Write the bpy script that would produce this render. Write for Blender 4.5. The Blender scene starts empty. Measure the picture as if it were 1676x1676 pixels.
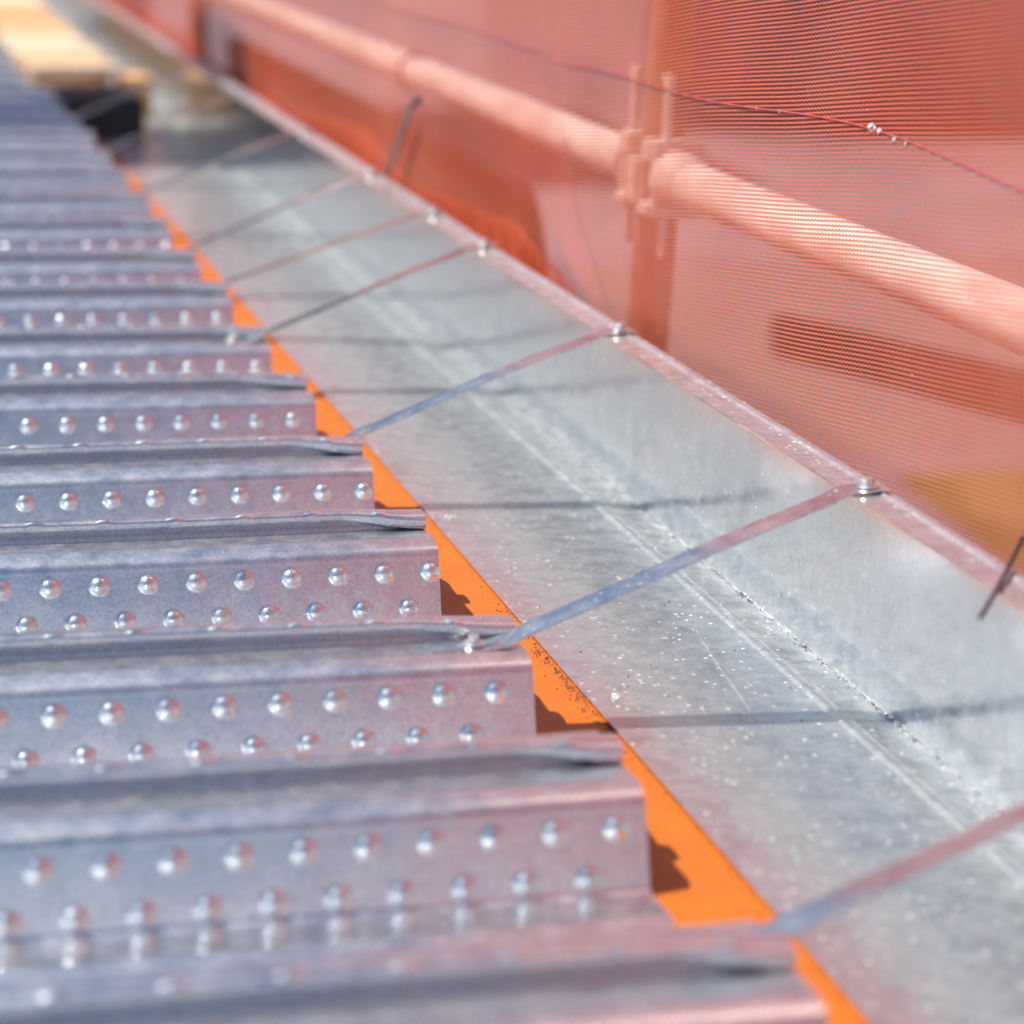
import bpy, bmesh, math, random
from mathutils import Vector, Matrix, noise as mnoise

random.seed(7)
scene = bpy.context.scene
R = math.radians

# ------------------------------------------------------------------ camera
cd = bpy.data.cameras.new("camera")
cam = bpy.data.objects.new("camera", cd)
scene.collection.objects.link(cam)
right = Vector((0.9656143, -0.25808709, 0.03130633))
up = Vector((0.03781056, 0.25855253, 0.96525694))
fwd = Vector((0.25721468, 0.93088219, -0.25942043))
CAM = Vector((-0.50268, 0.0, 0.59))
m = Matrix.Identity(4)
for i in range(3):
    m[i][0], m[i][1], m[i][2], m[i][3] = right[i], up[i], -fwd[i], CAM[i]
cam.matrix_world = m
cd.sensor_width = 36
cd.lens = 4000 / 1676 * 36
cd.clip_start = 0.05
cd.clip_end = 2000
cd.dof.use_dof = True
cd.dof.focus_distance = 1.93
cd.dof.aperture_fstop = 4.0
scene.camera = cam

# ------------------------------------------------------------------ sky, sun
SUN_EL, SUN_AZ = R(61.2), R(-65.3)
world = bpy.data.worlds.new("World")
scene.world = world
world.use_nodes = True
wn = world.node_tree
wn.nodes.clear()
sky = wn.nodes.new("ShaderNodeTexSky")
sky.sky_type = 'NISHITA'
sky.sun_disc = False
sky.sun_elevation = SUN_EL
sky.sun_rotation = SUN_AZ
sky.air_density = 1.2
sky.dust_density = 0.6
sky.ozone_density = 1.5
bg = wn.nodes.new("ShaderNodeBackground")
bg.inputs['Strength'].default_value = 0.070
wo = wn.nodes.new("ShaderNodeOutputWorld")
wn.links.new(sky.outputs[0], bg.inputs['Color'])
wn.links.new(bg.outputs[0], wo.inputs['Surface'])
sd = bpy.data.lights.new("sun", 'SUN')
sd.energy = 5.0
sd.angle = R(0.5)
sd.color = (1.0, 0.94, 0.86)
sun = bpy.data.objects.new("sun", sd)
scene.collection.objects.link(sun)
tosun = Vector((math.sin(SUN_AZ) * math.cos(SUN_EL), math.cos(SUN_AZ) * math.cos(SUN_EL), math.sin(SUN_EL)))
sun.rotation_euler = tosun.to_track_quat('Z', 'Y').to_euler()
sun.location = (-4, 2, 8)

scene.view_settings.view_transform = 'Standard'
scene.view_settings.look = 'None'
scene.view_settings.gamma = 1.0
scene.view_settings.exposure = 0.48
cy = scene.cycles
cy.use_denoising = True
cy.max_bounces = 10
cy.glossy_bounces = 6
cy.transparent_max_bounces = 24
cy.blur_glossy = 5.0
cy.caustics_reflective = True
cy.sample_clamp_indirect = 0.0

# ------------------------------------------------------------------ materials
class NT:
    def __init__(s, name):
        s.m = bpy.data.materials.new(name)
        s.m.use_nodes = True
        s.t = s.m.node_tree
        s.t.nodes.clear()
        s.out = s.n("ShaderNodeOutputMaterial")
    def n(s, t, **k):
        x = s.t.nodes.new(t)
        for a, v in k.items():
            setattr(x, a, v)
        return x
    def l(s, a, b):
        s.t.links.new(a, b)
    def coord(s, scale=(1, 1, 1), kind='Object', rot=(0, 0, 0)):
        tc = s.n("ShaderNodeTexCoord")
        mp = s.n("ShaderNodeMapping")
        mp.inputs['Scale'].default_value = scale
        mp.inputs['Rotation'].default_value = rot
        s.l(tc.outputs[kind], mp.inputs['Vector'])
        return mp.outputs[0]
    def noise(s, v, scale, detail=2, rough=0.5, dist=0.0):
        x = s.n("ShaderNodeTexNoise")
        x.inputs['Scale'].default_value = scale
        x.inputs['Detail'].default_value = detail
        x.inputs['Roughness'].default_value = rough
        x.inputs['Distortion'].default_value = dist
        s.l(v, x.inputs['Vector'])
        return x
    def vor(s, v, scale, feature='F1'):
        x = s.n("ShaderNodeTexVoronoi", feature=feature)
        x.inputs['Scale'].default_value = scale
        s.l(v, x.inputs['Vector'])
        return x
    def ramp(s, v, stops):
        x = s.n("ShaderNodeValToRGB")
        e = x.color_ramp.elements
        while len(e) < len(stops):
            e.new(0.5)
        for i, (p, c) in enumerate(stops):
            e[i].position = p
            e[i].color = (c, c, c, 1) if not isinstance(c, tuple) else (*c, 1)
        s.l(v, x.inputs[0])
        return x.outputs[0]
    def math(s, op, a, b=None):
        x = s.n("ShaderNodeMath", operation=op)
        for i, v in enumerate((a, b)):
            if v is None:
                continue
            if isinstance(v, (int, float)):
                x.inputs[i].default_value = v
            else:
                s.l(v, x.inputs[i])
        return x.outputs[0]
    def mix(s, f, a, b):
        x = s.n("ShaderNodeMix", data_type='RGBA')
        for sock, v in ((x.inputs[0], f), (x.inputs[6], a), (x.inputs[7], b)):
            if isinstance(v, (int, float)):
                sock.default_value = v
            elif isinstance(v, tuple):
                sock.default_value = (*v, 1)
            else:
                s.l(v, sock)
        return x.outputs[2]
    def bump(s, h, strength, dist, prev=None):
        x = s.n("ShaderNodeBump")
        x.inputs['Strength'].default_value = strength
        x.inputs['Distance'].default_value = dist
        s.l(h, x.inputs['Height'])
        if prev is not None:
            s.l(prev, x.inputs['Normal'])
        return x.outputs[0]
    def pbr(s, color, rough, metal=0.0, normal=None, out=True):
        x = s.n("ShaderNodeBsdfPrincipled")
        for k, v in (('Base Color', color), ('Roughness', rough), ('Metallic', metal)):
            if isinstance(v, (int, float)):
                x.inputs[k].default_value = v
            elif isinstance(v, tuple):
                x.inputs[k].default_value = (*v, 1)
            else:
                s.l(v, x.inputs[k])
        if normal is not None:
            s.l(normal, x.inputs['Normal'])
        if out:
            s.l(x.outputs[0], s.out.inputs[0])
        return x


def galvanised(name, tint=(0.80, 0.82, 0.85), rough=0.27, spangle=260, spangle_str=0.25, dust=0.5, scuff=0.3, aniso=(1, 1, 1), broad=0.45, flat_broad=None, wavy=0.25):
    k = NT(name)
    v = k.coord()
    vs = k.coord(scale=aniso)
    warp = k.noise(vs, 160, 2)
    cell = k.vor(vs, spangle)
    needle = k.ramp(k.noise(vs, spangle, 2, 0.5, 2.5).outputs[0], [(0.43, 1.0), (0.48, 0.0), (0.57, 0.0), (0.62, 0.6)])
    # spangle: every crystal leans its own way
    big = k.noise(v, 9, 3)
    col = k.mix(k.math('MULTIPLY', needle, 0.45), tint, tuple(c * 0.45 for c in tint))
    col = k.mix(k.ramp(big.outputs[0], [(0.35, 0.0), (0.7, 0.3)]), col, tuple(c * 0.82 for c in tint))
    rg = k.math('ADD', k.math('MULTIPLY', cell.outputs['Color'], 0.10), rough - 0.05)
    rg = k.math('ADD', rg, k.math('MULTIPLY', big.outputs[0], 0.10 * scuff + 0.02))
    n1 = k.bump(cell.outputs['Color'], spangle_str, 0.0004)
    n2 = k.bump(k.noise(v, 14, 2).outputs[0], wavy, 0.004, n1)
    # zinc mirrors softly and scatters broadly at once: a tight lobe under a wide one
    tight = k.pbr(col, rg, 1.0, n2, out=False)
    wide = k.pbr(col, 0.50, 1.0, n2, out=False)
    base = k.n("ShaderNodeMixShader")
    wn_ = k.math('ADD', k.math('MULTIPLY', k.noise(v, 48, 5, 0.65).outputs[0], 0.8), broad - 0.40)
    if flat_broad is not None:
        # fine dust lies on what faces up and leaves upright sheet clean
        geo = k.n("ShaderNodeNewGeometry")
        sp_ = k.n("ShaderNodeSeparateXYZ")
        k.l(geo.outputs['Normal'], sp_.inputs[0])
        nz_ = k.ramp(k.math('ABSOLUTE', sp_.outputs[2]), [(0.3, 0.0), (0.9, 1.0)])
        wn_ = k.math('ADD', wn_, k.math('MULTIPLY', nz_, flat_broad - broad))
    k.l(wn_, base.inputs[0]); k.l(tight.outputs[0], base.inputs[1]); k.l(wide.outputs[0], base.inputs[2])
    # dust and dried spatter, matt and pale
    drop = k.vor(v, 170)
    bw = k.n("ShaderNodeRGBToBW"); k.l(drop.outputs['Color'], bw.inputs[0])
    size = k.ramp(bw.outputs[0], [(0.52, 0.0), (0.80, 1.0)])
    sp = k.ramp(k.math('SUBTRACT', k.math('MULTIPLY', size, 0.30), drop.outputs['Distance']), [(0.0, 0.0), (0.07, 1.0)])
    film = k.ramp(k.noise(v, 30, 5, 0.65).outputs[0], [(0.45, 0.0), (0.8, 1.0)])
    fleck = k.math('MULTIPLY', sp, k.ramp(k.noise(v, 18, 3).outputs[0], [(0.30, 0.25), (0.58, 1.0)]))
    fac = k.math('MAXIMUM', k.math('MULTIPLY', fleck, 0.9 * min(1, dust * 1.6)), k.math('MULTIPLY', film, 0.09 * dust))
    if flat_broad is not None:
        fac = k.math('MULTIPLY', fac, k.math('ADD', k.math('MULTIPLY', nz_, 0.7), 0.3))
    d = k.pbr((0.62, 0.60, 0.57), 0.75, 0.0, n2, out=False)
    mx = k.n("ShaderNodeMixShader")
    k.l(fac, mx.inputs[0]); k.l(base.outputs[0], mx.inputs[1]); k.l(d.outputs[0], mx.inputs[2])
    k.l(mx.outputs[0], k.out.inputs[0])
    return k.m

M = {}
M['deck'] = galvanised('galvanised_deck', (0.88, 0.91, 0.945), 0.17, 330, 0.16, 0.10, 0.4, broad=0.20)
M['trim'] = galvanised('galvanised_trim', (0.78, 0.815, 0.83), 0.11, 300, 0.08, 0.8, 0.6, broad=0.10, flat_broad=0.42, wavy=0.05)
M['strap'] = galvanised('galvanised_strap', (0.80, 0.82, 0.85), 0.11, 300, 0.10, 0.25, 0.4, broad=0.12)
M['screw'] = galvanised('zinc_screw', (0.82, 0.82, 0.82), 0.20, 900, 0.1, 0.1, 0.2)

def simple(name, c, rough=0.6, metal=0.0, nscale=30, var=0.25, bump=0.2, bdist=0.002, stretch=(1, 1, 1)):
    k = NT(name)
    v = k.coord(scale=stretch)
    nz = k.noise(v, nscale, 5, 0.6)
    col = k.mix(k.ramp(nz.outputs[0], [(0.3, 0.0), (0.72, 1.0)]), tuple(x * (1 - var) for x in c), tuple(min(1, x * (1 + var)) for x in c))
    k.pbr(col, rough, metal, k.bump(nz.outputs[0], bump, bdist))
    return k.m

def paint_orange():
    k = NT('orange_beam_paint')
    v = k.coord()
    nz = k.noise(v, 40, 5, 0.6)
    col = k.mix(k.ramp(nz.outputs[0], [(0.3, 0.0), (0.75, 1.0)]), (0.47, 0.105, 0.002), (0.56, 0.142, 0.005))
    spk = k.ramp(k.noise(v, 500, 2).outputs[0], [(0.68, 0.0), (0.72, 0.8)])
    col = k.mix(spk, col, (0.12, 0.06, 0.03))
    ln = k.ramp(k.noise(k.coord(scale=(0.6, 6, 1)), 7, 2, 0.5).outputs[0], [(0.495, 0.0), (0.5, 0.35), (0.505, 0.0)])
    col = k.mix(ln, col, (0.25, 0.07, 0.02))
    k.pbr(col, 0.5, 0.0, k.bump(nz.outputs[0], 0.2, 0.001))
    return k.m
M['orange'] = paint_orange()
M['tube'] = simple('galvanised_tube', (0.80, 0.74, 0.66), 0.6, 0.0, 35, 0.3, 0.3, 0.001, (1, .25, 1))
M['dark_tube'] = simple('dark_brown_tube', (0.30, 0.20, 0.14), 0.65, 0.0, 40, 0.35, 0.3, 0.001, (1, 1, .25))  # darker, browner tone for the uprights
M['fitting'] = simple('zinc_fitting', (0.72, 0.68, 0.62), 0.5, 0.3, 60, 0.2, 0.2, 0.001)
M['board_shade'] = simple('dark_board_or_shade', (0.03, 0.026, 0.028), 0.8, 0, 12, 0.4)  # also colours the shape that stands in for shade on the net
M['rubber'] = simple('black_rubber', (0.035, 0.035, 0.04), 0.6, 0, 40, 0.3)
M['tie'] = simple('black_nylon', (0.012, 0.012, 0.018), 0.35, 0, 80, 0.2)
M['grit'] = simple('dark_grit', (0.11, 0.095, 0.09), 0.8, 0, 300, 0.6)
M['mortar'] = simple('pale_mortar', (0.50, 0.49, 0.47), 0.8, 0, 300, 0.25, 0.5)
M['asphalt'] = simple('asphalt_ground', (0.13, 0.125, 0.15), 0.9, 0, 0.25, 0.35, 0.2)
M['grass'] = simple('lawn_grass', (0.075, 0.085, 0.012), 0.9, 0, 1.2, 0.4, 0.5, 0.05)
M['paving'] = simple('pale_paving', (0.12, 0.11, 0.11), 0.9, 0, 0.6, 0.2, 0.2)

def timber(name, c, axis):
    k = NT(name)
    sc = {'X': (1.5, 26, 26), 'Y': (26, 1.5, 26)}[axis]
    v = k.coord(scale=sc)
    g = k.noise(v, 1.6, 5, 0.65, 0.6)
    col = k.mix(k.ramp(g.outputs[0], [(0.35, 0.0), (0.7, 1.0)]), tuple(x * 0.68 for x in c), c)
    k.pbr(col, 0.7, 0.0, k.bump(g.outputs[0], 0.3, 0.002))
    return k.m
M['pine'] = timber('pine_board', (0.74, 0.53, 0.32), 'X')
M['pine_pale'] = timber('pale_board', (0.80, 0.66, 0.47), 'X')
M['pine_orange'] = timber('orange_board', (0.66, 0.36, 0.13), 'X')
M['pine_y'] = timber('pine_runner', (0.74, 0.42, 0.17), 'Y')

def netting(name, pitch, angle, cover, c):
    k = NT(name)
    tc = k.n("ShaderNodeTexCoord")
    mp = k.n("ShaderNodeMapping")
    mp.inputs['Rotation'].default_value = (0, 0, angle)
    k.l(tc.outputs['UV'], mp.inputs['Vector'])
    # slow wander of the courses, as cloth that has been pulled about
    w = k.n("ShaderNodeTexNoise")
    w.inputs['Scale'].default_value = 2.4
    w.inputs['Detail'].default_value = 1
    k.l(mp.outputs[0], w.inputs['Vector'])
    sx = k.n("ShaderNodeSeparateXYZ")
    k.l(mp.outputs[0], sx.inputs[0])
    u = sx.outputs[0]
    vv = k.math('ADD', sx.outputs[1], k.math('MULTIPLY', w.outputs[0], 0.010))
    zig = k.math('MULTIPLY', k.math('PINGPONG', k.math('MULTIPLY', u, 1 / 0.0034), 1.0), 0.30)
    ph = k.math('ADD', k.math('MULTIPLY', vv, 1 / pitch), zig)
    wave = k.math('PINGPONG', ph, 0.5)                      # 0 .. 0.5
    thread = k.ramp(wave, [(max(0, 0.5 * (1 - cover) - 0.05), 0.0), (min(1, 0.5 * (1 - cover) + 0.05), 1.0)])
    stitch = k.ramp(k.math('PINGPONG', k.math('MULTIPLY', u, 1 / 0.0068), 0.5), [(0.0, 1.0), (0.06, 0.75), (0.13, 0.0)])
    al = k.math('MAXIMUM', thread, k.math('MULTIPLY', stitch, 0.5))
    n1 = k.noise(mp.outputs[0], 6, 3)
    fine = k.noise(mp.outputs[0], 700, 2)
    col = k.mix(k.ramp(n1.outputs[0], [(0.3, 0.0), (0.7, 1.0)]), tuple(x * 0.9 for x in c), tuple(min(1, x * 1.05) for x in c))
    col = k.mix(k.ramp(fine.outputs[0], [(0.66, 0.0), (0.76, 0.7)]), col, (0.95, 0.66, 0.50))
    # caught dust and lint
    lint = k.ramp(k.noise(mp.outputs[0], 70, 3, 0.6).outputs[0], [(0.70, 0.0), (0.76, 1.0)])
    col = k.mix(k.math('MULTIPLY', lint, 0.6), col, (0.80, 0.72, 0.68))
    al = k.math('MAXIMUM', al, k.math('MULTIPLY', lint, 0.7))
    patch = k.ramp(k.noise(mp.outputs[0], 2.6, 4, 0.6, 0.6).outputs[0], [(0.46, 0.0), (0.72, 1.0)])
    col = k.mix(k.math('MULTIPLY', patch, 0.22), col, (0.86, 0.42, 0.33))
    al = k.math('MAXIMUM', al, k.math('MULTIPLY', patch, 0.18))
    df = k.n("ShaderNodeBsdfDiffuse"); k.l(col, df.inputs[0])
    tr = k.n("ShaderNodeBsdfTranslucent"); k.l(col, tr.inputs[0])
    gl = k.n("ShaderNodeBsdfGlossy"); gl.inputs['Roughness'].default_value = 0.35
    gl.inputs['Color'].default_value = (1, 0.8, 0.7, 1)
    m1 = k.n("ShaderNodeMixShader"); m1.inputs[0].default_value = 0.35
    k.l(df.outputs[0], m1.inputs[1]); k.l(tr.outputs[0], m1.inputs[2])
    m2 = k.n("ShaderNodeMixShader"); m2.inputs[0].default_value = 0.06
    k.l(m1.outputs[0], m2.inputs[1]); k.l(gl.outputs[0], m2.inputs[2])
    tp = k.n("ShaderNodeBsdfTransparent")
    m3 = k.n("ShaderNodeMixShader")
    k.l(al, m3.inputs[0]); k.l(tp.outputs[0], m3.inputs[1]); k.l(m2.outputs[0], m3.inputs[2])
    k.l(m3.outputs[0], k.out.inputs[0])
    return k.m
M['net'] = netting('orange_debris_net', 0.0035, R(7), 0.43, (0.82, 0.15, 0.068))
M['net_fold'] = netting('orange_net_fold', 0.0035, R(12), 0.60, (0.82, 0.155, 0.07))
M['hem'] = simple('net_hem', (0.42, 0.055, 0.045), 0.7, 0, 120, 0.25, 0.4)

# ------------------------------------------------------------------ helpers
def mesh_obj(name, bm, mat, parent=None, smooth=True, loc=(0, 0, 0)):
    me = bpy.data.meshes.new(name)
    bm.to_mesh(me)
    bm.free()
    if smooth:
        for p in me.polygons:
            p.use_smooth = True
        me.set_sharp_from_angle(angle=R(38))
    me.materials.append(mat)
    o = bpy.data.objects.new(name, me)
    scene.collection.objects.link(o)
    o.parent = parent
    o.location = loc
    return o

def tag(o, label, cat, group=None, kind=None):
    if label: o["label"] = label
    if cat: o["category"] = cat
    if group: o["group"] = group
    if kind: o["kind"] = kind
    return o

def empty(name, loc=(0, 0, 0)):
    o = bpy.data.objects.new(name, None)
    o.empty_display_size = 0.05
    scene.collection.objects.link(o)
    o.location = loc
    return o

def add_box(bm, c, s, bevel=0.0, mat=None):
    r = bmesh.ops.create_cube(bm, size=1.0)
    vs = r['verts']
    bmesh.ops.scale(bm, vec=s, verts=vs)
    if mat is not None:
        bmesh.ops.transform(bm, matrix=mat, verts=vs)
    bmesh.ops.translate(bm, vec=c, verts=vs)
    if bevel:
        es = list({e for v in vs for e in v.link_edges})
        bmesh.ops.bevel(bm, geom=es, offset=bevel, segments=2, affect='EDGES', profile=0.6)

def add_tube(bm, pts, r, seg=16, caps=True, radii=None):
    rings = []
    prev = None
    for i, p in enumerate(pts):
        p = Vector(p)
        a = Vector(pts[max(i - 1, 0)]); b = Vector(pts[min(i + 1, len(pts) - 1)])
        t = (b - a).normalized()
        if prev is None:
            ref = Vector((0, 0, 1)) if abs(t.z) < 0.9 else Vector((1, 0, 0))
            x = t.cross(ref).normalized()
        else:
            x = (prev - t * prev.dot(t)).normalized()
        prev = x
        y = t.cross(x)
        rr = radii[i] if radii else r
        rings.append([bm.verts.new(p + (x * math.cos(2 * math.pi * k / seg) + y * math.sin(2 * math.pi * k / seg)) * rr) for k in range(seg)])
    for a, b in zip(rings, rings[1:]):
        for k in range(seg):
            bm.faces.new((a[k], a[(k + 1) % seg], b[(k + 1) % seg], b[k]))
    if caps:
        bm.faces.new(rings[0][::-1]); bm.faces.new(rings[-1])

def strip(bm, rows):
    vr = [[bm.verts.new(p) for p in r] for r in rows]
    for a, b in zip(vr, vr[1:]):
        for i in range(len(a) - 1):
            bm.faces.new((a[i], a[i + 1], b[i + 1], b[i]))
    return vr

def thicken(bm, t):
    bmesh.ops.recalc_face_normals(bm, faces=bm.faces)
    bmesh.ops.solidify(bm, geom=list(bm.faces), thickness=t)

# ------------------------------------------------------------------ structure: ground far below
bm = bmesh.new(); strip(bm, [[(-900, -900, -5.0), (900, -900, -5.0)], [(-900, 900, -5.0), (900, 900, -5.0)]])
tag(mesh_obj('ground', bm, M['asphalt']), 'dark asphalt yard far below the scaffold', None, kind='structure')
bm = bmesh.new()
strip(bm, [[(8.2, 12, -4.996), (15, 12, -4.996)], [(9.0, 20.9, -4.996), (15, 21.3, -4.996)]])
tag(mesh_obj('lawn', bm, M['grass']), 'olive green lawn beyond the netting', None, kind='structure')
bm = bmesh.new()
strip(bm, [[(6.5, 21.4, -4.996), (15.0, 21.5, -4.996)], [(9.5, 33.0, -4.996), (19.0, 34.0, -4.996)]])
tag(mesh_obj('paved_path', bm, M['paving']), 'pale paving beyond the lawn', None, kind='structure')

# buildings round the site, one of them added for its reflection
M['slate'] = simple('slate_cladding', (0.23, 0.29, 0.35), 0.7, 0, 0.6, 0.2)
M['pale'] = simple('pale_cladding', (0.17, 0.16, 0.20), 0.7, 0, 0.4, 0.15)
M['glass'] = simple('window_glass', (0.05, 0.06, 0.08), 0.12, 0, 1, 0.2, 0.0)
def block(name, label, x, y, w, d, h, floors, cols, wall):
    b = empty(name, (x, y, -5.0))
    tag(b, label, 'building', 'buildings round the site')
    bm = bmesh.new(); add_box(bm, (0, d / 2, h / 2), (w, d, h), 0.05)
    mesh_obj('wall', bm, wall, b, smooth=False)
    bm = bmesh.new(); add_box(bm, (0, d / 2, h + 0.26), (w + 0.6, d + 0.6, 0.5), 0.05)
    mesh_obj('roof', bm, wall, b, smooth=False)
    for fl in range(floors):
        for c in range(cols):
            bm = bmesh.new(); add_box(bm, (-w / 2 + w * (c + 0.5) / cols, -0.03, 2.0 + (h - 1.2) / floors * fl), (w / cols * 0.55, 0.12, 1.6))
            mesh_obj('window', bm, M['glass'], b, smooth=False)
block('reflected_block', 'unseen slate grey block added far ahead of the deck to darken reflections', -17.0, 46.0, 44.0, 12.0, 20.0, 6, 11, M['slate'])  # out of view, added so the zinc mirrors something darker than sky
block('warehouse', 'blurred grey warehouse seen through the netting right of the upright', 25.0, 50.0, 18.0, 14.0, 7.0, 0, 4, M['pale'])

# ------------------------------------------------------------------ orange edge beam
beam = empty('steel_beam', (0, 0, 0))
tag(beam, 'orange painted steel edge beam under the cut ends of the metal deck', 'beam')
bm = bmesh.new(); add_box(bm, (-0.03, 5.0, -0.0085), (0.22, 16.0, 0.017), 0.001)
mesh_obj('top_flange', bm, M['orange'], beam, smooth=False)
bm = bmesh.new(); add_box(bm, (-0.03, 5.0, -0.217), (0.011, 16.0, 0.40))
mesh_obj('web', bm, M['orange'], beam, smooth=False)
bm = bmesh.new(); add_box(bm, (-0.03, 5.0, -0.4255), (0.22, 16.0, 0.017), 0.001)
mesh_obj('bottom_flange', bm, M['orange'], beam, smooth=False)

# ------------------------------------------------------------------ metal deck sheets
PITCH = 0.288       # between the two crests of a sheet
COVER = 0.545       # from sheet to sheet
C0 = 1.039          # centre line of the crest nearest the camera in the picture
X_END = -0.0595

def crest_profile():
    P = []   # (y, z, kind) ; kind: t trough, f flank, s shoulder, n neck/underside, l lip
    def add(y, z, k): P.append((y, z, k))
    half = []
    half += [(-0.118, 0.0028, 't'), (-0.115, 0.0044, 't'), (-0.107, 0.0044, 't'), (-0.104, 0.0028, 't'), (-0.0785, 0.0028, 't'), (-0.0762, 0.0030, 't'), (-0.0746, 0.0036, 't')]
    a, b = Vector((-0.0736, 0.0050)), Vector((-0.0590, 0.0490))
    nf = 34
    for i in range(nf + 1):
        p = a.lerp(b, i / nf); half.append((p.x, p.y, 'f'))
    half += [(-0.0587, 0.0502, 's'), (-0.0580, 0.0519, 's'), (-0.0569, 0.0535, 's'), (-0.0554, 0.0549, 's'), (-0.0535, 0.0561, 's'), (-0.0510, 0.0573, 's'), (-0.0480, 0.0585, 's'), (-0.0450, 0.0596, 's'), (-0.0428, 0.0603, 's'),
             (-0.0418, 0.0606, 's'), (-0.0406, 0.0608, 's'), (-0.0392, 0.0606, 's'), (-0.0377, 0.0602, 's'), (-0.033, 0.0598, 's'), (-0.026, 0.0594, 's'), (-0.018, 0.0591, 's'), (-0.010, 0.0589, 's'), (-0.0042, 0.0588, 's'), (-0.0020, 0.0588, 's'),
             (-0.0009, 0.0590, 'n'), (-0.0003, 0.0597, 'n'), (-0.0005, 0.0606, 'n'), (-0.0020, 0.0628, 'n'), (-0.0036, 0.0649, 'n'), (-0.0051, 0.0669, 'n'), (-0.0059, 0.0681, 'n'),
             (-0.0063, 0.0690, 'l'), (-0.0071, 0.0704, 'l'), (-0.0073, 0.0719, 'l'), (-0.0068, 0.0733, 'l'), (-0.0058, 0.0743, 'l'), (-0.0044, 0.0749, 'l'), (-0.0030, 0.0752, 'l'), (-0.0015, 0.0753, 'l'), (0.0, 0.0753, 'l')]
    P = list(half)
    for y, z, k in reversed(half[:-1]):
        P.append((-y, z, k + '2' if k == 'f' else k))
    return P, Vector((-(b - a).y, (b - a).x)).normalized()

PROF, FN = crest_profile()   # FN outward normal of the near flank in (y, z)

def build_deck(seed):
    rnd = random.Random(seed)
    bm = bmesh.new()
    xs = []
    x = X_END
    while x > -0.62: xs.append(x); x -= 0.0015
    while x > -1.7: xs.append(x); x -= 0.0045
    xs.append(-1.7)
    for c in (0, 1):
        ph = rnd.uniform(0, 0.0372)
        rowA, rowB = 0.0388, 0.0118
        lph = rnd.uniform(0.012, 0.05)
        crush = rnd.uniform(0.85, 1.0)
        clen = rnd.uniform(0.055, 0.08)
        rows = []
        for x in xs:
            d = X_END - x            # distance from the cut end
            e = max(0.0, 1 - d / clen); e = crush * e * e * (3 - 2 * e)
            wob = 0.0006 * math.sin(x * 9 + seed + c * 2)
            row = []
            out_l, out_r = ((COVER - PITCH) / 2, PITCH / 2) if c == 0 else (PITCH / 2, (COVER - PITCH) / 2)
            for (y, z, k) in [(-out_l, 0.0028, 't')] + PROF + [(out_r, 0.0028, 't')]:
                yy, zz = y, z + wob * (z / 0.06)
                if k == 'f':
                    h = 0.0
                    for (zc, off) in ((rowA, 0.0), (rowB, 0.0186)):
                        u = (d - ph - off) / 0.0372
                        du = (u - round(u)) * 0.0372
                        dv = (z - zc) / 0.949
                        r2 = (du * du + dv * dv) / (0.0070 ** 2)
                        if r2 < 1 and (u > -0.5):
                            hv = 0.0034 * (0.86 + 0.28 * ((math.sin(round(u) * 12.9898 + zc * 7823.3 + c * 3.1 + seed) * 43758.5453) % 1.0))
                            h = max(h, hv * (1 - r2) ** 0.85)
                    s = -1 if k == 'f2' else 1
                    ny, nz = (FN.x, FN.y)
                    if k == 'f2': ny = -ny
                    if h:
                        yy += ny * h; zz += nz * h
                elif k == 'n':
                    zz = 0.0586 + (zz - 0.0586) * (1 - 0.97 * e)
                    yy = yy + math.copysign(0.007 * e * min(1, abs(y) / 0.006), y)
                elif k == 'l':
                    lo = max(0.0, min(1.0, (0.0745 - z) / 0.0052))
                    zz -= e * (0.0042 + 0.0052 * lo)
                    yy = yy * (1 + 0.9 * e)
                    u = (d - lph) / 0.055
                    du = (u - round(u)) * 0.055
                    r2 = (du / 0.007) ** 2 + ((y + 0.0048) / 0.0030) ** 2
                    if r2 < 1 and y < 0:
                        zz += 0.0013 * (1 - r2)
                row.append((x, yy + c * PITCH, zz))
            rows.append(row)
        strip(bm, rows)
    bmesh.ops.remove_doubles(bm, verts=bm.verts, dist=1e-5)
    bmesh.ops.recalc_face_normals(bm, faces=bm.faces)
    # a clean reference: shoulder normals must look up
    up_f = [f for f in bm.faces if abs(f.normal.z) > 0.95]
    if sum(f.normal.z for f in up_f) < 0:
        bmesh.ops.reverse_faces(bm, faces=bm.faces)
    # thickness shown at the cut end: a short return of the sheet, 1.2 mm
    end = [e for e in bm.edges if e.is_boundary and all(abs(v.co.x - X_END) < 1e-6 for v in e.verts)]
    vn = {}
    bm.normal_update()
    r = bmesh.ops.extrude_edge_only(bm, edges=end)
    nv = [g for g in r['geom'] if isinstance(g, bmesh.types.BMVert)]
    for v in nv:
        o = [e.other_vert(v) for e in v.link_edges if e.other_vert(v) not in nv]
        n = o[0].normal if o else Vector((0, 0, 1))
        v.co -= Vector((0, n.y, n.z)).normalized() * 0.0011
    me = bpy.data.meshes.new('deck_sheet')
    bm.to_mesh(me); bm.free()
    for p in me.polygons: p.use_smooth = True
    me.set_sharp_from_angle(angle=R(50))
    me.materials.append(M['deck'])
    return me

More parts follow.
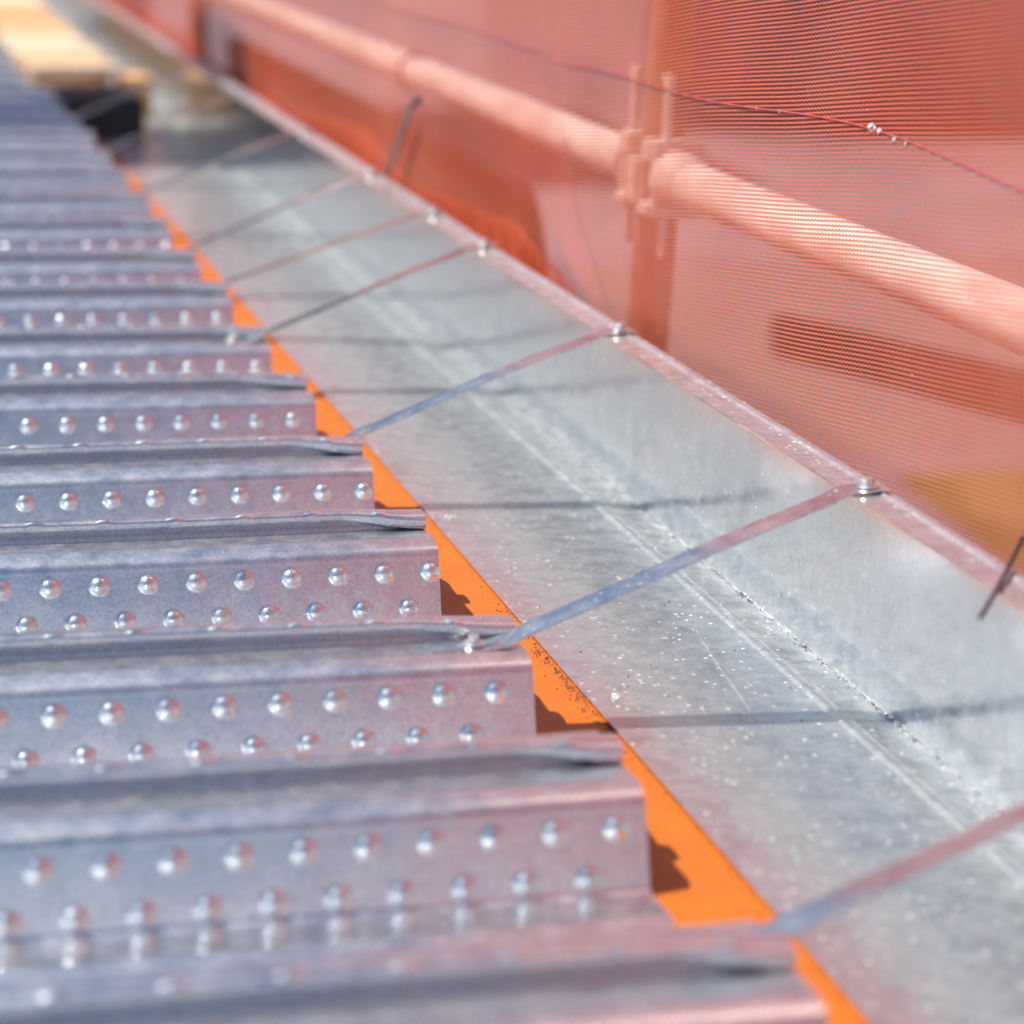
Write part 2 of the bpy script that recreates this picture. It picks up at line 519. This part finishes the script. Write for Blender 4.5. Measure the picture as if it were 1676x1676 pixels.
DECKS = [build_deck(3), build_deck(11), build_deck(24)]
ORD = ['', '', 'nearest', 'second', 'third', 'fourth', 'fifth', 'sixth', 'seventh', 'eighth', 'ninth', 'tenth', 'eleventh', 'twelfth', 'thirteenth', 'fourteenth', 'fifteenth']
first = None
n = 0
SHEETS = list(range(-1, 14))
for i in SHEETS:
    me = DECKS[(i + 1) % 3]
    if first is None:
        o = bpy.data.objects.new('deck_sheet', me); first = o
    else:
        o = first.copy(); o.data = me
    scene.collection.objects.link(o)
    y = C0 + COVER * i + (0.010 if i == 0 else 0)
    o.location = (random.uniform(-0.003, 0.0035), y, random.uniform(0, 0.0006))
    o.rotation_euler = (0, 0, R(random.uniform(-0.35, 0.35)))
    k = i + 2
    if i == -1: lab = 'galvanized ribbed deck sheet just under the bottom edge of the photo'
    elif i == 0: lab = 'galvanized deck sheet with big blurred dimples at the bottom of the photo'
    elif i == 13: lab = 'farthest galvanized ribbed deck sheet, at the top left corner'
    else: lab = 'galvanized dimpled deck sheet, %s of the row counted from the bottom of the photo' % ORD[i + 2]
    tag(o, lab, 'deck sheet', 'metal deck sheets laid side by side')

# ------------------------------------------------------------------ galvanised edge trim
def trim_mesh(y0, y1, seed):
    rnd = random.Random(seed)
    bm = bmesh.new()
    prof = [(0.0, 0.0016), (0.004, 0.0016), (0.06, 0.0016), (0.12, 0.0016), (0.160, 0.0016), (0.1625, 0.0020), (0.1645, 0.0030), (0.167, 0.0032), (0.169, 0.0022), (0.171, 0.0016), (0.173, 0.0022), (0.175, 0.0014), (0.19, 0.0002), (0.2035, -0.0010), (0.2052, -0.0005), (0.206, 0.0015),
            ] + [(0.206, 0.008 * i) for i in range(1, 20)] + [(0.206, 0.1582), (0.2055, 0.1600), (0.2038, 0.1610), (0.2015, 0.1608),
            (0.1992, 0.1604), (0.1978, 0.1612), (0.1960, 0.1621), (0.1942, 0.1612), (0.1928, 0.1604), (0.186, 0.1604), (0.1750, 0.1603), (0.1725, 0.1602)]
    ny = int((y1 - y0) / 0.05)
    rows = []
    for j in range(ny + 1):
        y = y0 + (y1 - y0) * j / ny
        row = []
        for (x, z) in prof:
            dz = 0.0009 * math.sin(y * 5.1 + seed) * max(0, 1 - x / 0.1) * (1 if z < 0.01 else 0)
            dx = (0.0016 * math.sin(y * 3.7 + seed * 2) + 0.0008 * math.sin(y * 9.0)) * (z / 0.16) ** 1.0 * (1 - 0.3 * (z / 0.16))
            if x > 0.2055 and 0 < z < 0.158:
                dx += 0.0013 * math.sin(math.pi * z / 0.158)      # the upright bellies outward between its folds
            row.append((x + dx, y, z + max(0, dz)))
        rows.append(row)
    strip(bm, rows)
    thicken(bm, 0.0012)
    return bm
t1 = mesh_obj('edge_trim', trim_mesh(-1.2, 4.60, 1), M['trim'])
tag(t1, 'long galvanized edge trim in the foreground, flat base with an upright wall', 'edge trim', 'edge trims along the deck')
t2 = mesh_obj('edge_trim', trim_mesh(4.604, 12.5, 5), M['trim'])
t2.location = (0.001, 0, 0.0004)
tag(t2, 'blurred far length of edge trim beside the timber slats', 'edge trim', 'edge trims along the deck')

# ------------------------------------------------------------------ straps with their screws
def screw_bm(s=1.0):
    bm = bmesh.new()
    bmesh.ops.create_cone(bm, cap_ends=True, segments=6, radius1=0.0044 * s, radius2=0.0042 * s, depth=0.0036 * s, matrix=Matrix.Translation((0, 0, 0.0046 * s)))
    bmesh.ops.create_cone(bm, cap_ends=True, segments=24, radius1=0.0056 * s, radius2=0.0052 * s, depth=0.0012 * s, matrix=Matrix.Translation((0, 0, 0.0023 * s)))
    return bm
def washer_bm(s=1.0):
    bm = bmesh.new()
    bmesh.ops.create_cone(bm, cap_ends=True, segments=32, radius1=0.0082 * s, radius2=0.0072 * s, depth=0.0016 * s, matrix=Matrix.Translation((0, 0, 0.0008 * s)))
    return bm

def strap_bm(yb, yt, seed):
    rnd = random.Random(seed)
    bend = rnd.uniform(0.0005, 0.0022)
    tw = R(-9) if seed == 0 else rnd.uniform(R(-4), R(2))
    # centre line in x, z
    A = [(-0.128, 0.0607), (-0.110, 0.0607), (-0.090, 0.0607), (-0.082, 0.0612), (-0.074, 0.0629), (-0.066, 0.0662), (-0.056, 0.0713)]
    B = []
    for i in range(1, 25):
        t = i / 25
        B.append((-0.056 + t * (0.169 + 0.056), 0.0713 + t * (0.1592 - 0.0713) + bend * math.sin(math.pi * t) - 0.0006 * math.sin(7 * t)))
    Cc = [(0.1705, 0.1612), (0.176, 0.1622), (0.186, 0.1627), (0.194, 0.1637), (0.2045, 0.1635)]
    pts = A + B + Cc
    w = 0.0122
    rows = []
    for i, (x, z) in enumerate(pts):
        s = (x + 0.128) / (0.2045 + 0.128)
        y = yb + (yt - yb) * s
        f = 0.0
        if x > -0.085 and x < 0.19:
            q = (x + 0.085) / 0.265
            f = math.sin(math.pi * min(1, q * 1.0)) ** 0.6
        a = tw * f
        rows.append([(x, y + w * k * math.cos(a), z + 0.0002 + w * k * math.sin(a)) for k in (-1, -0.5, 0, 0.5, 1)])
    bm = bmesh.new()
    strip(bm, rows)
    thicken(bm, 0.0009)
    return bm

# y on the deck, y on the trim
def crest(k): return C0 + COVER * (k // 2) + PITCH * (k % 2)
STRAPS = [(crest(0) + 0.025, 1.062, 'blurred nearest steel strap, crossing the right edge of the photo'),
          (crest(2) - 0.0245, 1.560, 'sharp galvanized strap in the middle, screwed at both ends in focus'),
          (crest(4) + 0.027, 2.150, 'pinkish strap beside the scaffold upright, the next behind the sharp one'),
          (crest(6) - 0.0245, 2.660, 'bluish strap reaching the trim left of the scaffold upright, third behind the nearest'),
          (crest(7) + 0.025, 2.910, 'thin strap just in front of the cable tie on the far tube'),
          (crest(8) + 0.025, 3.285, 'strap whose top end sits under the black tie of the far tube'),
          (crest(10) + 0.027, 3.800, 'blurred strap that starts beside the shaded part of the deck'),
          (crest(12) + 0.027, 4.400, 'strap lying across the shade band in front of the dark block'),
          (crest(14) + 0.029, 4.960, 'faint strap above the dark block in the shade'),
          (crest(16) + 0.029, 5.560, 'faint strap touching the wooden block'),
          (crest(18) + 0.029, 6.120, 'faint farthest strap in front of the timber slats')]
sb = screw_bm(); wb = washer_bm()
for idx, (yb, yt, lab) in enumerate(STRAPS):
    root = empty('restraint_strap', (0, (yb + yt) / 2, 0.06))
    tag(root, lab, 'strap', 'steel straps tying the trim to the deck')
    base = Vector(root.location)
    bm = strap_bm(yb, yt, idx)
    bmesh.ops.translate(bm, vec=-base, verts=bm.verts)
    mesh_obj('strap_band', bm, M['strap'], root)
    for (px, py, pz, sc) in ((-0.0965, yb, 0.0617, 1.0), (0.1905, yt, 0.1640, 1.0)):
        tilt = Matrix.Rotation(R(random.uniform(-5, 5)), 4, 'Y') @ Matrix.Rotation(random.random(), 4, 'Z')
        wbm = washer_bm(sc); sbm = screw_bm(sc)
        for q in (wbm, sbm):
            bmesh.ops.transform(q, matrix=tilt, verts=q.verts)
        so = mesh_obj('screw', sbm, M['screw'], root, smooth=False, loc=Vector((px, py, pz)) - base)
        mesh_obj('washer', wbm, M['screw'], so, smooth=False)
sb.free(); wb.free()

# ------------------------------------------------------------------ scaffold
def standard(y, x, lean, label):
    root = empty('scaffold_standard', (x, y, -5.0))
    tag(root, label, 'scaffold upright', 'scaffold uprights')
    bm = bmesh.new()
    z0, z1 = 0.0, 7.4
    add_tube(bm, [(lean * (z0 - 5.25), 0, z0 + 0.03), (lean * (z1 - 5.25), 0, z1)], 0.0242, 28)
    mesh_obj('pole', bm, M['dark_tube'], root)
    bm = bmesh.new(); add_box(bm, (-lean * 5.25, 0, 0.006), (0.15, 0.15, 0.012))
    mesh_obj('base_plate', bm, M['fitting'], root, smooth=False)
    # pressed pockets welded round the pole at ledger height
    for (sx, sy) in ((0, -1), (0, 1), (-1, 0), (1, 0)):
        bm = bmesh.new()
        add_box(bm, (sx * 0.030, sy * 0.030, 5.243), (0.030 if sx == 0 else 0.014, 0.030 if sy == 0 else 0.014, 0.05), 0.003)
        mesh_obj('pocket', bm, M['fitting'], root, smooth=False)
    return root
STD_Y, STD_X = 2.615, 0.381
standard(STD_Y, STD_X, 0.038, 'scaffold upright behind the netting in the middle of the photo')
standard(6.36, 0.381, 0.01, 'blurred far scaffold upright at the top left end of the netting')
standard(-1.2, 0.381, 0.0, 'scaffold upright out past the right edge of the photo')

def ledger(y0, y1, label, z=0.250):
    root = empty('scaffold_ledger', (STD_X, (y0 + y1) / 2, z))
    tag(root, label, 'scaffold tube', 'scaffold ledgers behind the netting')
    h = (y1 - y0) / 2
    bm = bmesh.new()
    add_tube(bm, [(0, -h + 0.045, 0), (0, h - 0.045, 0)], 0.0248, 32)
    mesh_obj('tube', bm, M['tube'], root)
    for s in (-1, 1):
        bm = bmesh.new()
        yy = s * (h - 0.045)
        # C-shaped pressing: back plate with two jaws that hook the pocket
        add_box(bm, (0, yy, 0.0), (0.060, 0.016, 0.086), 0.005)
        add_box(bm, (-0.010, yy + s * 0.016, 0.030), (0.048, 0.034, 0.026), 0.006)
        add_box(bm, (-0.010, yy + s * 0.016, -0.034), (0.052, 0.036, 0.015), 0.004)
        add_tube(bm, [(0, yy - s * 0.05, 0), (0, yy - s * 0.034, 0), (0, yy - s * 0.006, 0)], 0.0275, 28, True, [0.0262, 0.0285, 0.036])
        e = mesh_obj('end_pressing', bm, M['fitting'], root, smooth=False)
        bm = bmesh.new()
        out = [(-0.004, -0.086), (0.004, -0.086), (0.0065, 0.103), (0.012, 0.104), (0.012, 0.114), (-0.012, 0.114), (-0.012, 0.104), (-0.0065, 0.103)]
        q1 = [bm.verts.new((-0.019, yy - s * 0.002 + p, q)) for p, q in out]
        q2 = [bm.verts.new((-0.012, yy - s * 0.002 + p, q)) for p, q in out]
        bm.faces.new(q1); bm.faces.new(q2[::-1])
        for i in range(8):
            bm.faces.new((q1[(i + 1) % 8], q1[i], q2[i], q2[(i + 1) % 8]))
        bmesh.ops.recalc_face_normals(bm, faces=bm.faces)
        mesh_obj('wedge', bm, M['fitting'], e, smooth=False)
    return root
ledger(-1.2 + 0.02, STD_Y - 0.012, 'thick scaffold tube running to the right edge behind the netting')
ledger(STD_Y + 0.012, 6.36 - 0.012, 'scaffold tube running up to the left from the middle upright behind the netting')
ledger(6.36 + 0.012, 10.2, 'far scaffold tube past the far upright at the top edge')

def board_or_shade(y0, y1, x, z0, z1, label, tilt=0.0):
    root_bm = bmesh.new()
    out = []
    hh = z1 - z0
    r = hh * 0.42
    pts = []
    # side outline with the near upper corner rounded like the shaded patch
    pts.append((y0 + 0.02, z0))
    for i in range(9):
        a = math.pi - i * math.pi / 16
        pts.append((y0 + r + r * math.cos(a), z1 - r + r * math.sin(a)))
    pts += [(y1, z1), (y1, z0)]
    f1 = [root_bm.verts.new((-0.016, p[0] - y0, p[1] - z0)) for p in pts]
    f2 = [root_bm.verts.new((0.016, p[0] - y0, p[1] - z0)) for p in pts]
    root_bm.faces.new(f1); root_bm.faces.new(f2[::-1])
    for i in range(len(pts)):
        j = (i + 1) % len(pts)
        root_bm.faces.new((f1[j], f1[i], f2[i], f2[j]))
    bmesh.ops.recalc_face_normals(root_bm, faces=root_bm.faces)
    o = mesh_obj('board_or_shade', root_bm, M['board_shade'], None, smooth=False, loc=(x, y0, z0))
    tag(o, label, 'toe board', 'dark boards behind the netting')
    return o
board_or_shade(3.36, 6.25, 0.452, -0.22, 0.125, 'long dark stand-in for the shaded patch of netting below the far tube')  # dark shape added where the netting itself lies in shade
br = board_or_shade(0.0, 4.2, 1.5, -0.095, 0.0, 'blurred dark board sloping low behind the netting at the right edge')
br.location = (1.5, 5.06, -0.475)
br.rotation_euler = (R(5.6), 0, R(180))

# ------------------------------------------------------------------ debris netting
def net_x(y, z):
    x = 0.226
    n = mnoise.noise(Vector((y * 1.5, z * 1.6, 3.1)))
    x += 0.009 * n
    x += 0.02 * min(1.0, max(0.0, z - 0.45))
    # gathers that fan out of the point where the net is caught on the trim
    dy, dz = y - 2.27, z - 0.13
    rr = math.hypot(dy, dz)
    if dz > -0.08 and rr > 1e-4 and dy > -0.15:
        th = math.atan2(dy, dz)
        fall = math.exp(-(rr / 0.50) ** 2) * min(1.0, rr / 0.14)
        x -= fall * (0.009 * math.exp(-((th - 0.70) / 0.26) ** 2) + 0.009 * math.exp(-((th - 1.27) / 0.16) ** 2))
        x += fall * (0.006 * math.exp(-((th - 0.98) / 0.13) ** 2) + 0.006 * math.exp(-((th - 0.2) / 0.2) ** 2))
    # standing fold above
    yf = 2.40 + 0.30 * (z - 0.27)
    x -= 0.011 * math.exp(-((y - yf) / 0.07) ** 2) * (1 / (1 + math.exp(-(z - 0.24) / 0.05)))
    x += 0.008 * math.exp(-((y - yf - 0.11) / 0.07) ** 2)
    x += 0.009 * math.sin(y * 7.0 + 2.0 * math.sin(z * 3.0)) * min(1.0, max(0.0, (y - 2.4) / 0.5))
    # pull below hem
    x -= 0.004 * math.exp(-((z - 0.392) / 0.02) ** 2)
    return x

def grid_net(ys, zs, fx, mat, name, parent, uoff=0.0, ztop=None):
    bm = bmesh.new()
    uv = bm.loops.layers.uv.new('UVMap')
    g = []
    for z in zs:
        g.append([bm.verts.new((fx(y, z if ztop is None else ztop(y, z)), y, z if ztop is None else ztop(y, z))) for y in ys])
    for j in range(len(zs) - 1):
        for i in range(len(ys) - 1):
            f = bm.faces.new((g[j][i], g[j][i + 1], g[j + 1][i + 1], g[j + 1][i]))
            for lp in f.loops:
                lp[uv].uv = (lp.vert.co.y + uoff, lp.vert.co.z)
    return mesh_obj(name, bm, mat, parent)

net = empty('debris_netting', (0, 0, 0))
tag(net, 'orange red debris netting hung along the scaffold behind the trim', 'netting')
ys = [-0.7 + 0.03 * i for i in range(40)] + [0.5 + 0.012 * i for i in range(250)] + [3.5 + 0.03 * i for i in range(240)]
zs = [-0.9 + 0.05 * i for i in range(12)] + [-0.3 + 0.0125 * i for i in range(72)] + [0.6 + 0.05 * i for i in range(22)]
grid_net(ys, zs, net_x, M['net'], 'net_panel', net)

# doubled lower fold of the net with a slack upper edge
SK0 = [(2.20, -0.05), (2.48, 0.05), (2.62, 0.10), (2.75, 0.13), (2.91, 0.150), (3.07, 0.140), (3.42, 0.134), (3.67, 0.146), (3.85, 0.158), (4.27, 0.143), (4.6, 0.130), (4.94, 0.120), (5.3, 0.13), (6.0, 0.150), (7.0, 0.14), (11.6, 0.14)]
SK = [(y * 0.9315, 0.59 - (0.59 - z) * 0.9315) for y, z in SK0]
def sk_top(y):
    for (a, za), (b, zb) in zip(SK, SK[1:]):
        if a <= y <= b:
            t = (y - a) / (b - a); t = t * t * (3 - 2 * t)
            return za + (zb - za) * t
    return SK[-1][1]
NS = 26
def sk_map(y, s): return -0.35 + (sk_top(y) + 0.35) * s
ys2 = [2.06 + 0.012 * i for i in range(120)] + [3.51 + 0.03 * i for i in range(230)]
def sk_x(y, z):
    return net_x(y, z) + 0.010 + 0.012 * max(0, mnoise.noise(Vector((y * 3.3, z * 2.2, 9.0))))
grid_net(ys2, [i / NS for i in range(NS + 1)], sk_x, M['net_fold'], 'folded_hem', net, 0.4, sk_map)

def hem_z(y): return 0.386 + 0.018 * math.exp(-((y - 1.72) / 0.28) ** 2) + 0.002 * math.sin(y * 9)
# stitched hem line
for (ya, yb) in ((-0.68, 2.58), (2.60, 10.0)):
    bm = bmesh.new()
    pts = []
    nn = int((yb - ya) / 0.03)
    for i in range(nn + 1):
        y = ya + (yb - ya) * i / nn
        z = hem_z(y)
        pts.append((net_x(y, z) - 0.0008, y, z))
    add_tube(bm, pts, 0.0007, 8)
    mesh_obj('hem_seam', bm, M['hem'], net)
# lint caught on the hem
for (y, dzl, r) in ((1.673, 0.001, 0.0036), (1.658, 0.0, 0.0022), (1.63, -0.002, 0.0020), (1.61, -0.002, 0.0016), (1.85, 0.0, 0.0016), (1.90, 0.0, 0.0013)):
    z = hem_z(y) + dzl
    bm = bmesh.new()
    rr = bmesh.ops.create_icosphere(bm, subdivisions=3, radius=r, matrix=Matrix.Translation((net_x(y, z) - 0.0008, y, z)))
    for v in rr['verts']:
        d = v.co - Vector((net_x(y, z) - 0.0008, y, z))
        f = 1 + 0.9 * mnoise.noise(v.co * 420) + random.uniform(-0.15, 0.15)
        v.co = Vector((net_x(y, z) - 0.0008, y, z)) + Vector((d.x * 0.45, d.y * 1.25, d.z * 0.8)) * f
    mesh_obj('caught_lint', bm, M['mortar'], net)

# ------------------------------------------------------------------ black ties
def tie(pts, w, label):
    bm = bmesh.new()
    add_tube(bm, pts, w, 10)
    o = mesh_obj('cable_tie', bm, M['tie'])
    tag(o, label, 'cable tie', 'black plastic ties')
    return o
# round the far tube, its tail hanging over the trim
cx, cz = STD_X, 0.250
loop = [(cx + 0.027 * math.cos(a), 3.86 + 0.004 * math.sin(a), cz + 0.027 * math.sin(a)) for a in [R(d) for d in range(-60, 190, 14)]]
tie(loop + [(0.357, 3.85, 0.224), (0.215, 3.108, 0.282), (0.204, 3.113, 0.271), (0.202, 3.15, 0.238), (0.200, 3.19, 0.203), (0.198, 3.23, 0.168)], 0.0034, 'black tie hanging from the far tube over the trim')
tie([(0.137 + 0.0193 * i, 1.263 + 0.0275 * i, 0.162 + 0.0004 * i * i) for i in range(7)], 0.0017, 'thin black tie tail sticking up at the right edge of the trim')

# ------------------------------------------------------------------ timber and block at the far end
pal = empty('timber_slats', (-0.0075, 5.55, 0.0))
tag(pal, 'pale pine slats nailed on runners beside the far trim', 'timber')
for xx, z0 in ((-0.072, 0.0760), (0.060, 0.0030)):
    bm = bmesh.new(); add_box(bm, (xx, 1.45, (z0 + 0.087) / 2), (0.038, 2.85, 0.087 - z0), 0.002)
    mesh_obj('runner', bm, M['pine_y'], pal, smooth=False)
yy = 0.0
while yy < 2.9:
    w = random.uniform(0.085, 0.125)
    bm = bmesh.new(); add_box(bm, (random.uniform(-0.008, 0.008), yy + w / 2, 0.0965 + random.uniform(0, 0.002)), (0.198, w, 0.019), 0.0015)
    mesh_obj('slat', bm, random.choice([M['pine'], M['pine_pale'], M['pine_pale'], M['pine_orange']]), pal, smooth=False)
    yy += w + random.uniform(0.012, 0.035)
bm = bmesh.new(); add_box(bm, (0.0, 0.0, 0.041), (0.066, 0.14, 0.082), 0.003)
tag(mesh_obj('wood_block', bm, M['pine_y'], None, False, (0.128, 5.60, 0.0024)), 'short orange pine block standing on the trim in front of the slats', 'wood block')
bm = bmesh.new()
add_box(bm, (0.0, 0.0, 0.040), (0.165, 0.26, 0.080), 0.006)
add_box(bm, (0.0, 0.0, 0.083), (0.13, 0.22, 0.006), 0.002)
tag(mesh_obj('rubber_block', bm, M['rubber'], None, False, (0.010, 5.22, 0.0024)), 'dark grey rubber block in the shade before the slats', 'block')

# unseen platform, added left of the frame to cast a shade band
plat = empty('shade_platform', (-1.8, 5.5, 0.06))
tag(plat, 'unseen raised timber platform added left of the deck to shade it', 'platform')
for k in range(3):
    bm = bmesh.new(); add_box(bm, (0.0, -0.235 + 0.235 * k, 2.24), (2.0, 0.225, 0.038), 0.003)
    mesh_obj('plank', bm, M['pine'], plat, smooth=False)
for sx in (-0.85, 0.75):
    for sy in (-0.3, 0.3):
        bm = bmesh.new(); add_tube(bm, [(sx, sy, 0.02), (sx, sy, 2.22)], 0.02, 16)
        mesh_obj('leg', bm, M['tube'], plat)

# ------------------------------------------------------------------ grit, chips, wire
bm = bmesh.new()
def speck(bm, c, r):
    rr = bmesh.ops.create_icosphere(bm, subdivisions=1, radius=r, matrix=Matrix.Translation(c))
    for v in rr['verts']:
        v.co += Vector((random.uniform(-1, 1), random.uniform(-1, 1), random.uniform(-1, 1))) * r * 0.45
for i in range(420):                      # in the gap along the trim edge
    y = random.gauss(1.66, 0.09) if i < 260 else random.uniform(1.05, 1.8)
    x = -abs(random.gauss(0, 0.0042 if i < 260 else 0.006)) - 0.0008
    r = random.uniform(0.0002, 0.0008)
    speck(bm, (x, y, r * 0.6), r)
for i in range(900):                      # in the crease of the trim
    y = random.uniform(0.9, 3.0)
    x = 0.2050 - abs(random.gauss(0, 0.0022))
    r = random.uniform(0.0002, 0.0007)
    speck(bm, (x, y, 0.0006 + r * 0.5), r)
for i in range(170):                      # scattered on the base
    y = random.uniform(1.0, 2.6)
    x = random.uniform(0.005, 0.16)
    r = random.uniform(0.0003, 0.0008)
    speck(bm, (x, y, 0.0026 + r * 0.5), r)
tag(mesh_obj('grit', bm, M['grit'], None, False), 'dark grit lying along the trim edge and in its crease', 'grit', kind='stuff')

def chip(x, y, s, label):
    bm = bmesh.new()
    for k in range(7):
        a = random.uniform(0, 6.28); d = random.uniform(0, s * 1.4)
        r = s * random.uniform(0.35, 0.7)
        rr = bmesh.ops.create_icosphere(bm, subdivisions=2, radius=r, matrix=Matrix.Translation((d * math.cos(a), d * math.sin(a), r * 0.3)))
        for v in rr['verts']:
            v.co += Vector((random.uniform(-1, 1), random.uniform(-1, 1), random.uniform(-1, 1))) * r * 0.3
            v.co.z = max(0, v.co.z) * 0.7
    o = mesh_obj('mortar_crumb', bm, M['mortar'], None, False, (x, y, 0.0026))
    tag(o, label, 'mortar crumb', 'white mortar crumbs on the trim')
chip(0.019, 1.593, 0.0042, 'white mortar crumb on the trim, in front of the shadow of a strap')
chip(0.020, 2.096, 0.0042, 'white mortar crumb on the trim near the deck, farther up than the other')
bm = bmesh.new()
wp = [(0.162, 1.845), (0.158, 1.815), (0.152, 1.795), (0.140, 1.762), (0.131, 1.734), (0.125, 1.69), (0.119, 1.645), (0.1135, 1.595), (0.108, 1.55), (0.1045, 1.53)]
add_tube(bm, [(x, y, 0.0033) for x, y in wp], 0.00055, 6)
tag(mesh_obj('wire_strand', bm, M['screw']), 'fine bright curved wire strand lying on the trim base', 'wire')
